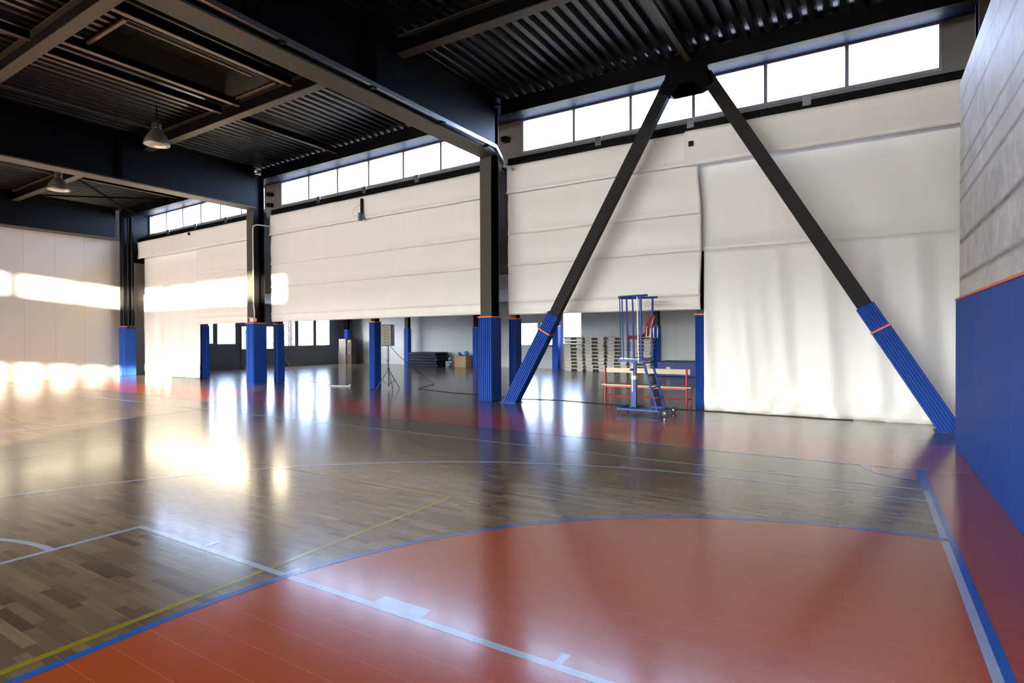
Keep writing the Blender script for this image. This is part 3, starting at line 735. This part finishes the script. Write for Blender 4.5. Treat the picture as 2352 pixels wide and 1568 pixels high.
# galvanised duct along the first girder, bending down over the column
tr = thing('cable_duct', (-7.22, 5, 5.75), 'shiny galvanised duct along the deep girder, bending down at the column', 'duct')
bm = bmesh.new(); beam(bm, (-7.20, -6, 5.86), (-7.20, 10.95, 5.86), .07, .08); obj('straight_run', bm, GALV, tr)
bm = bmesh.new()
for a, b in (((-7.20, 10.92, 5.86), (-7.24, 11.1, 5.80)), ((-7.24, 11.08, 5.81), (-7.30, 11.5, 5.57)), ((-7.30, 11.48, 5.58), (-7.30, 11.74, 5.57))): beam(bm, a, b, .08, .08)
obj('bend', bm, GALV, tr)
for y in (3.2, 5.3, 7.1, 9.0, 10.6): obj('hanger', B((-7.31, -7.15, y, y+.08, 5.79, 5.82)), BLACK, tr)
cd = tag(obj('ceiling_conduit', T([(-14.5, -2, 6.66), (-14.5, 7.1, 6.66)], .014, 6), BEAMF, taper=True), 'thin conduit feeding the pendant lamp in the skylight bay', 'conduit', 'lamp conduits')
tag(obj('ceiling_conduit', T([(-20.6, -2, 6.66), (-20.6, 7.3, 6.66)], .014, 6), BEAMF, taper=True), 'thin conduit feeding the pendant lamp in the far left bay', 'conduit', 'lamp conduits')

def lamp(x, y, z, label, zt):
    l = thing('pendant_lamp', (x, y, z), label, 'lamp', 'bell shaped hall lamps')
    bm = bmesh.new(); lathe(bm, [(.27, 0), (.275, .02), (.25, .10), (.20, .22), (.13, .32), (.10, .36)], (x, y, z), 28); obj('bell_shade', bm, BELL, l, smooth=True)
    bm = bmesh.new(); lathe(bm, [(.05, -.035), (.18, -.025), (.262, .0), (.25, .015)], (x, y, z), 28); obj('lens', bm, LENS, l, smooth=True)
    bm = bmesh.new(); lathe(bm, [(.09, .36), (.10, .38), (.10, .50), (.05, .52)], (x, y, z), 16); obj('gear_housing', bm, DARKM, l)
    obj('cross_bar', B((x-.16, x+.16, y-.02, y+.02, z+.40, z+.44)), GALV, l)
    obj('hanging_rod', T([(x, y, z+.5), (x, y, zt)], .014, 8), BLACK, l)
lamp(-14.0, 7.0, 6.0, 'bell shaped pendant lamp under the skylight bay, the higher of the two', 6.93)
lamp(-20.1, 7.3, 5.86, 'bell shaped pendant lamp low over the far left bay, the smaller of the two', 6.81)

# ------------------------------------------------------------------ blue wall padding
ybs = [9.69, 8.10, 7.15, 6.20, 5.25, 4.3, 3.35]
wh = ['farthest from the camera, by the brace foot', 'second from its far end', 'third from its far end', 'cut by the right picture edge', 'first past the right picture edge', 'second past the right picture edge']
for i in range(6):
    p = thing('wall_pad', (1.04, (ybs[i]+ybs[i+1])/2, 0), 'blue padded wall panel on the concrete wall, %s' % wh[i], 'wall pad', 'blue pads along the concrete wall')
    bev(obj('cushion', B((1.02, 1.079, ybs[i+1]+.002, ybs[i]-.002, .0, 1.99)), PADB, p), .006, 2)
    obj('orange_band', B((1.012, 1.079, ybs[i+1]+.002, ybs[i]-.002, 1.99, 2.015)), ORB, p)

# ------------------------------------------------------------------ umpire chair
u = thing('umpire_chair', (-3.8, 11.05, 0), 'tall blue volleyball umpire stand with ladder, railing and red seat', 'umpire chair')
xl, xr, yn, yf_ = -4.2, -3.38, 10.77, 11.33
bm = bmesh.new(); r = .022
for a, b in (((xl, yn, .09), (xr, yn, .09)), ((xl, yf_, .09), (xr, yf_, .09)), ((xl, yn, .09), (xl, yf_, .09)), ((xr, yn, .09), (xr, yf_, .09)), ((-3.96, yn, .09), (-3.96, yf_, .09))):
    beam(bm, a, b, .045, .045)
bev(obj('base_frame', bm, BLUEM, u), .006)
for x, y in ((xl, yn), (xr, yn), (xl, yf_), (xr, yf_)): obj('foot', T([(x, y, .0), (x, y, .025), (x, y, .07)], [.02, .018, .010], 12), DARKM, u)
for y in (yn-.0, yf_+.03):
    wx = thing_wheel = None
    wo = obj('wheel', T([(xr+.12, y-.02, .062), (xr+.12, y+.02, .062)], .06, 20), RUB, u)
    h_ = obj('hub', T([(xr+.12, y-.026, .062), (xr+.12, y+.026, .062)], .015, 14), CHROME); h_.parent = wo
    h_.matrix_parent_inverse = Matrix.Identity(4); h_.location = (0, 0, 0)
    obj('axle', T([(xr, y, .075), (xr+.12, y, .062)], .012, 8), BLUEM, u)
xp, yp = -3.96, 11.05
obj('post_sleeve', B((xp-.05, xp+.05, yp-.05, yp+.05, .09, .66)), BLUEM, u)
obj('inner_post', B((xp-.04, xp+.04, yp-.04, yp+.04, .6, 1.05)), BLUEM, u)
obj('tape_wrap', B((xp-.045, xp+.045, yp-.045, yp+.045, .66, .74)), BEIGEW, u)
obj('scale_strip', B((xp-.03, xp-.012, yp-.056, yp-.05, .42, .98)), SILVER, u)
obj('clamp_knob', T([(xp-.03, yp-.12, .86), (xp-.03, yp-.04, .86)], .025, 12), RUB, u)
zp = 1.055
obj('platform', B((xl+.02, -3.70, 10.83, 11.32, zp+.02, zp+.04)), GALV, u)
bm = bmesh.new()
for a, b in (((xl, 10.83, zp), (-3.68, 10.83, zp)), ((xl, 11.32, zp), (-3.68, 11.32, zp)), ((xl, 10.83, zp), (xl, 11.32, zp)), ((-3.68, 10.83, zp), (-3.68, 11.32, zp))): beam(bm, a, b, .045, .045)
obj('platform_frame', bm, BLUEM, u)
zr = 2.31
pts = [(-3.60, 10.80, zr+.01), (-4.05, 10.80, zr)] + [(-4.05+.22*cos(a)*1.0, 11.075+.275*sin(a), zr-.02*0) for a in [1.5*pi - pi*i/10 for i in range(1, 10)]] + [(-4.05, 11.35, zr), (-3.58, 11.35, zr)]
obj('top_rail', T(pts, .022, 10), BLUEM, u)
for x, y in ((-3.9, 10.80), (-4.02, 10.80), (-4.13, 10.83), (-4.22, 10.93), (-4.24, 11.1), (-4.2, 11.25), (-4.1, 11.33), (-3.95, 11.35)):
    xb = min(x+.03, -3.75); xb = max(xb, xl)
    obj('guard_bar', T([(xb, min(max(y, 10.83), 11.32), zp+.01), (x, y, zr)], .011, 8), BLUEM, u)
obj('near_pole', T([(-3.72, 10.80, zp), (-3.74, 10.80, zr)], .024, 10), BLUEM, u)
obj('far_pole', T([(-3.68, 11.35, zp), (-3.68, 11.35, zr)], .022, 10), BLUEM, u)
obj('silver_pole', T([(-3.775, 10.78, zp-.03), (-3.80, 10.78, zr-.01)], .013, 10), SILVER, u)
for (ya, yb_) in ((10.83, 10.83), (11.32, 11.32)):
    obj('ladder_rail', T([(-3.70, ya, zp-.0), (-3.42, yb_ if ya > 11 else 10.80, .11)], .024, 10), BLUEM, u)
for z in (.30, .52, .76, 1.0):
    x = -3.42-.28*(z-.11)/.945
    obj('rung', T([(x, 10.82, z), (x, 11.32, z)], .014, 8), DARKM, u)
# seat shell
def seat_shell():
    bm = bmesh.new(); prof = [(-4.06, 1.49), (-4.04, 1.515), (-3.95, 1.525), (-3.82, 1.52), (-3.74, 1.53), (-3.69, 1.58), (-3.665, 1.66), (-3.645, 1.76), (-3.61, 1.86), (-3.575, 1.93)]
    rows_ = []
    for i, (x, z) in enumerate(prof):
        hw = .19 if i < 6 else .19-.012*(i-5)
        rows_.append([bm.verts.new((x-(.03*(abs(t)**2) if i > 5 else 0), 11.08+hw*t, z+(.025*abs(t)**3 if i < 6 else 0))) for t in (-1, -.8, -.4, 0, .4, .8, 1)])
    for a, b in zip(rows_, rows_[1:]):
        for i in range(6): bm.faces.new((a[i], b[i], b[i+1], a[i+1]))
    return bm
st = obj('seat_shell', seat_shell(), REDP, u, smooth=True); mm_ = st.modifiers.new('t', 'SOLIDIFY'); mm_.thickness = .014
bm = bmesh.new()
for y in (10.86, 11.30):
    tube(bm, [(-4.0, y, 1.49), (-3.60, y, 1.485), (-3.57, y, 1.50), (-3.565, y, 1.68), (-3.59, y, 1.73), (-3.62, y, 1.74), (-3.645, y, 1.70), (-3.65, y, 1.5)], .013, 8)
tube(bm, [(-3.9, 10.86, 1.485), (-3.9, 11.30, 1.485)], .013); tube(bm, [(-3.65, 10.86, 1.485), (-3.65, 11.30, 1.485)], .013); tube(bm, [(-3.76, 10.80, 1.44), (-3.68, 10.9, 1.485)], .012)
tube(bm, [(-3.9, 10.80, 1.49), (-3.7, 10.80, 1.49)], .014); tube(bm, [(-3.92, 10.80, 1.10), (-3.7, 10.80, 1.10)], .014)
obj('seat_frame', bm, CHROME, u)

# ------------------------------------------------------------------ bench
b_ = thing('team_bench', (-4.1, 12.2, 0), 'red framed bench with pale wooden slats behind the umpire stand', 'bench')
bx0, bx1, bf, bb = -5.02, -3.2, 12.1, 12.4
for x in (bx0, bx1):
    obj('back_post', T([(x, bf, 0), (x, bf, .83)], .02, 10), REDM, b_)
    obj('leg', T([(x+.02, bb, 0), (x+.02, bb, .43)], .017, 10), REDM, b_)
    obj('side_rail', T([(x, bf, .18), (x+.02, bb, .18)], .012, 8), DARKM, b_)
obj('seat_rail', B((bx0, bx1, bf-.015, bf+.015, .395, .43), (bx0, bx1, bb-.015, bb+.015, .395, .43)), REDM, b_)
obj('stretcher', T([(bx0, bf+.03, .19), (bx1, bf+.03, .19)], .014, 8), REDM, b_)
bev(obj('seat_slat', B((bx0-.07, bx1+.10, bf-.03, bb+.06, .43, .455)), BEIGEW, b_), .006)
bev(obj('backrest_slat', B((bx0-.05, bx1+.07, bf+.018, bf+.042, .715, .825)), BEIGEW, b_), .006)

# ------------------------------------------------------------------ loudspeaker on its stand
s0 = thing('speaker_stand', (-11.86, 12.3, 0), 'black tripod stand holding up the loudspeaker', 'stand')
cx_, cy_ = -11.86, 12.3
obj('pole', T([(cx_, cy_, .08), (cx_, cy_, 1.30)], .018, 10), DARKM, s0)
obj('hub', T([(cx_, cy_, .56), (cx_, cy_, .64)], .035, 12), RUB, s0)
for (x, y) in ((-12.11, 12.06), (-11.50, 12.10), (-11.77, 12.66)):
    obj('leg', T([(cx_, cy_, .60), (x, y, .012)], .011, 8), DARKM, s0)
    obj('strut', T([(cx_, cy_, .12), (cx_+(x-cx_)*.55, cy_+(y-cy_)*.55, .28)], .007, 6), DARKM, s0)
obj('knob', T([(cx_-.05, cy_, .85), (cx_, cy_, .85)], .02, 10), RUB, s0)
sp = thing('loudspeaker', (cx_, cy_, 1.27), 'boxy loudspeaker with a worn grey grille on a tripod stand', 'loudspeaker')
def spk_bm(front=True):
    bm = bmesh.new(); a = radians(18); ca, sa = cos(a), sin(a)
    if front: P = [(-.16, -.16), (.17, -.16), (.17, -.135), (-.16, -.135)]
    else: P = [(-.17, -.135), (.18, -.135), (.18, .02), (.12, .17), (-.11, .17), (-.17, .02)]
    z0, z1 = (1.295, 1.865) if front else (1.27, 1.89)
    lo = [bm.verts.new((cx_+x*ca-y*sa, cy_+x*sa+y*ca, z0)) for x, y in P]; hi = [bm.verts.new((v.co.x, v.co.y, z1)) for v in lo]
    n = len(P)
    for i in range(n): bm.faces.new((lo[i], lo[(i+1) % n], hi[(i+1) % n], hi[i]))
    bm.faces.new(lo); bm.faces.new(hi[::-1]); return bm
bev(obj('cabinet', spk_bm(False), SPKB, sp), .012); bev(obj('grille', spk_bm(True), SPKG, sp), .012)
bm = bmesh.new(); a = radians(18)
for k_ in range(6):
    for xo in (-.03, .05):
        x, y = xo+(.01 if k_ % 2 else 0), -.163; box(bm, cx_+x*cos(a)-y*sin(a)-.012, cx_+x*cos(a)-y*sin(a)+.012, cy_+x*sin(a)+y*cos(a)-.006, cy_+x*sin(a)+y*cos(a)+.006, 1.36+.085*k_, 1.385+.085*k_)
obj('grille_marks', bm, SPKB, sp)
tag(obj('speaker_cable', T([(-12.2, 12.6, 1.4), (-12.5, 12.9, 1.05), (-12.95, 13.4, .6), (-13.6, 14.3, .15), (-14.0, 14.8, .01)], .006, 6), RUB), 'thin black cable drooping from the loudspeaker to the floor on its left', 'cable', 'loudspeaker cables')
tag(obj('speaker_cable', T([(-12.15, 12.65, 1.28), (-12.0, 12.9, .95), (-11.9, 13.8, .35), (-11.8, 14.3, .01), (-11.2, 12.85, .008), (-9.69, 12.40, .008), (-8.5, 12.32, .008), (-7.2, 12.0, .008), (-6.2, 12.2, .008), (-5.1, 12.03, .008), (-3.9, 11.98, .008), (-2.75, 11.9, .008), (-2.45, 11.93, .008), (-2.15, 11.88, .008), (-1.4, 11.9, .008), (-.85, 11.87, .008), (-.2, 11.9, .008)], .008, 6), RUB), 'long black cable trailing along the floor below the curtains', 'cable', 'loudspeaker cables')
tag(obj('white_cord', T([(-16.80, 12.13, 1.28), (-16.9, 12.5, .9), (-17.3, 13.1, .45), (-17.7, 13.6, .12), (-17.4, 13.7, .01), (-16, 13.0, .01), (-14.2, 12.25, .01)], .007, 6), CORDW), 'white cord hanging from a padded post down to the floor', 'cord')
pk = thing('floor_rod', (-13.85, 12.28, 0), 'short white rod with a knob lying on the floor', 'rod')
obj('rod', T([(-14.15, 12.2, .02), (-13.56, 12.35, .02)], .016, 8), CORDW, pk)
bm = bmesh.new(); ball(bm, (-13.53, 12.36, .045), .035); obj('knob', bm, CORDW, pk, smooth=True)

# ------------------------------------------------------------------ side room storage
def step_proto():
    bm = bmesh.new(); Lx, Wy, H = .48, .20, .145
    # top slab with tapered rim, two splayed end blocks, open middle
    def frus(x0, x1, y0, y1, z0, z1, i):
        lo = [bm.verts.new(p) for p in ((x0, y0, z0), (x1, y0, z0), (x1, y1, z0), (x0, y1, z0))]
        hi = [bm.verts.new(p) for p in ((x0+i[0], y0+i[2], z1), (x1-i[1], y0+i[2], z1), (x1-i[1], y1-i[2], z1), (x0+i[0], y1-i[2], z1))]
        for k in range(4): bm.faces.new((lo[k], lo[(k+1) % 4], hi[(k+1) % 4], hi[k]))
        bm.faces.new(lo[::-1]); bm.faces.new(hi)
    frus(-Lx, Lx, -Wy, Wy, H-.035, H, (.0, .0, .0))
    frus(-Lx+.07, -Lx+.26, -Wy+.02, Wy-.02, 0, H-.035, (-.04, .03, -.01))
    frus(Lx-.26, Lx-.07, -Wy+.02, Wy-.02, 0, H-.035, (.03, -.04, -.01))
    frus(-.24, .24, -Wy+.02, Wy-.02, H-.052, H-.035, (-.05, -.05, -.01))
    frus(-.26, -.12, -Wy+.02, -Wy+.05, 0, H-.035, (0, 0, 0)); frus(.16, .26, -Wy+.02, -Wy+.05, 0, H-.035, (0, 0, 0))
    box(bm, -.3, .3, -Wy+.10, -Wy+.12, 0, H-.035, 1)  # dark panel stands in for the shade inside the hollow step
    return bm
pl = ['outermost left stack', 'second stack from the left', 'third stack from the left', 'stack behind the umpire stand']
lv = ['bottom', 'second', 'third', 'fourth', 'fifth', 'sixth', 'seventh', 'eighth', 'ninth', 'topmost']
first = None
for si, x in enumerate((-10.95, -9.95, -8.93, -7.93 - .0)):
    nlev = 10
    for li in range(nlev):
        if first is None:
            bm = step_proto(); o = obj('step_platform', bm, [PLAST, RUB]); bev(o, .006, 1); first = o
        else:
            o = first.copy(); C.objects.link(o)
        o.location = (x + random.uniform(-.02, .02) + .012*(li-5)*(-1 if si < 2 else 1)*.4, 23.0 + random.uniform(-.02, .02), .0+li*.1505)
        tag(o, 'grey plastic step platform, %s from the floor in the %s' % (lv[li], pl[si]) if li < 9 else 'grey plastic step platform on top of the %s' % pl[si], 'exercise step', 'stacked step platforms', 'thing')
def mattress(cx, cy, z, w_, d_, h_, label, i):
    bm = bmesh.new(); n = 10
    rows_ = []
    for iy in range(2):
        pass
    prof = [(-w_/2, .3), (-w_/2+.05, 0), (w_/2-.05, 0), (w_/2, .4), (w_/2-.04, 1), (-w_/2+.04, 1)]
    a = [bm.verts.new((cx+px, cy-d_/2, z+pz*h_)) for px, pz in prof]; b = [bm.verts.new((cx+px, cy+d_/2, z+pz*h_)) for px, pz in prof]
    for k in range(6): bm.faces.new((a[k], a[(k+1) % 6], b[(k+1) % 6], b[k]))
    bm.faces.new(a); bm.faces.new(b[::-1])
    tag(bev(obj('gym_mat', bm, NAVY), .02, 3), label, 'gym mat', 'pile of dark gym mats')
for i, (dx, l) in enumerate(((0, 'dark navy gym mat at the bottom of the pile'), (-.05, 'dark navy gym mat, second in the pile'), (.03, 'dark navy gym mat, middle of the pile'), (.02, 'dark navy gym mat, second from the top'), (-.04, 'dark navy gym mat on top of the pile'))):
    mattress(-19.12+dx, 22.75, .002+.147*i, 2.0-.04*i, 1.0, .142, l, i)
cm = thing('crash_mat', (-6.0, 21.9, 0), 'blue padded crash block on the floor behind the bench', 'crash mat')
bev(obj('block', B((-6.75, -5.2, 21.3, 22.6, .0, .56)), CRASH, cm), .03, 3)
obj('label_patch', B((-6.38, -6.24, 21.285, 21.299, .24, .36)), CREAM, cm)
def carton(x0, x1, y0, y1, z0, z1, label, m=CARD, grp=None, z_=None):
    c = thing('cardboard_box', ((x0+x1)/2, (y0+y1)/2, z0), label, 'box', grp)
    obj('carton', B((x0, x1, y0, y1, z0, z1)), m, c)
    obj('tape', B(((x0+x1)/2-.03, (x0+x1)/2+.03, y0-.002, y1+.002, z1-.12, z1+.002)), mat('packing_tape', (.30, .22, .15), .35), c)
carton(-17.58, -16.88, 22.9, 23.4, 0, .56, 'open brown cardboard box beside the back post', grp='cardboard boxes by the mats')
carton(-18.02, -17.62, 22.75, 23.15, 0, .30, 'low cardboard box between the gym mats and the taller box', grp='cardboard boxes by the mats')
carton(-25.45, -24.85, 22.4, 22.9, 0, .74, 'tall grey carton standing on the floor in the corner', CARDG, 'cartons stacked in the corner')
carton(-25.42, -24.87, 22.42, 22.88, .742, 1.42, 'grey carton stacked on another in the corner', CARDG, 'cartons stacked in the corner')
carton(-24.83, -24.45, 22.45, 22.85, 0, .72, 'narrow dark carton beside the corner stack', mat('dark_cardboard', (.05, .038, .028), .8), 'cartons stacked in the corner')
carton(-24.83, -24.47, 22.47, 22.83, .722, 1.36, 'narrow dark carton set on its twin', mat('dark_cardboard', (.05, .038, .028), .8), 'cartons stacked in the corner')
for (x, y, z, r_, l) in ((-17.42, 23.1, .66, .095, 'pale blue weight ball on the taller box, left of the pair'), (-17.0, 23.12, .685, .12, 'larger pale blue ball on the taller box'),
    (-17.7, 22.6, .12, .12, 'pale blue ball on the floor before the boxes'), (-17.92, 22.98, .405, .10, 'pale blue ball on the low box'), (-17.72, 23.0, .38, .075, 'small blue ball at the edge of the low box')):
    bm = bmesh.new(); ball(bm, (x, y, z), r_, 3); tag(obj('weight_ball', bm, BALLB, smooth=True), l, 'ball', 'blue exercise balls')
tag(obj('dumbbell_bar', T([(-17.30, 23.0, .595), (-17.15, 23.02, .595)], .03, 10), NAVY), 'short dark bar lying between the balls on the box', 'dumbbell')

# ------------------------------------------------------------------ outside: bare trees beyond the side room
def tree(x, y, h_, seed, label, spread=1.0, rt=.09):
    rnd = random.Random(seed); t = thing('bare_tree', (x, y, -.1), label, 'tree', 'bare trees outside the side room')
    bm = bmesh.new(); tube(bm, [(x, y, -.13), (x+rnd.uniform(-.1, .1), y+rnd.uniform(-.1, .1), h_*.5), (x+rnd.uniform(-.3, .3), y+rnd.uniform(-.3, .3), h_)], [rt, rt*.65, .015], 8)
    obj('trunk', bm, BARK, t)
    bm = bmesh.new()
    for k in range(26):
        z = h_*rnd.uniform(.12, .95); an = rnd.uniform(0, 2*pi); L = h_*.28*rnd.uniform(.5, 1)*spread
        p = Vector((x, y, z)); d = Vector((cos(an), sin(an), rnd.uniform(.5, 1.3))).normalized()
        q = p+d*L*.5+Vector((0, 0, .1)); e = p+d*L
        tube(bm, [p, q, e], [rt*.3, rt*.2, .008], 5, False)
        for j in range(3):
            s_ = p+d*L*rnd.uniform(.3, .8); a2 = rnd.uniform(0, 2*pi); d2 = Vector((cos(a2), sin(a2), rnd.uniform(.2, 1))).normalized()
            tube(bm, [s_, s_+d2*L*.4], [rt*.13, .006], 4, False)
    o = obj('branches', bm, BARK, t)
tn = ['seen through the middle of the side room windows', 'slim, just left of the last window bar', 'leaning, in the last side window', 'twiggy, in the second last side window', 'thin trunk beside the padded post', 'farther off, low in the side window']
for i, (x, y, h_, sp_) in enumerate(((-29.5, 20.6, 6, 1.), (-29.0, 21.9, 6.5, .8), (-30, 24.4, 6, 1.2), (-31, 23.3, 7, 1), (-29.6, 21.25, 5.5, .9), (-34, 25.8, 7, 1.2))):
    tree(x, y, h_, 11+i, 'bare tree outside, %s' % tn[i], sp_, .07)
t = thing('conifer', (-40, 26, -.1), 'small dark conifer outside the left side room window', 'tree')
bm = bmesh.new(); lathe(bm, [(.85, .3), (.75, .7), (.7, .8), (.5, 1.4), (.5, 1.5), (.25, 2.1), (.05, 2.7)], (-40, 26, 0), 11); obj('foliage', bm, NEEDLE, t)
obj('trunk', T([(-40, 26, -.13), (-40, 26, .4)], .09, 8), BARK, t)
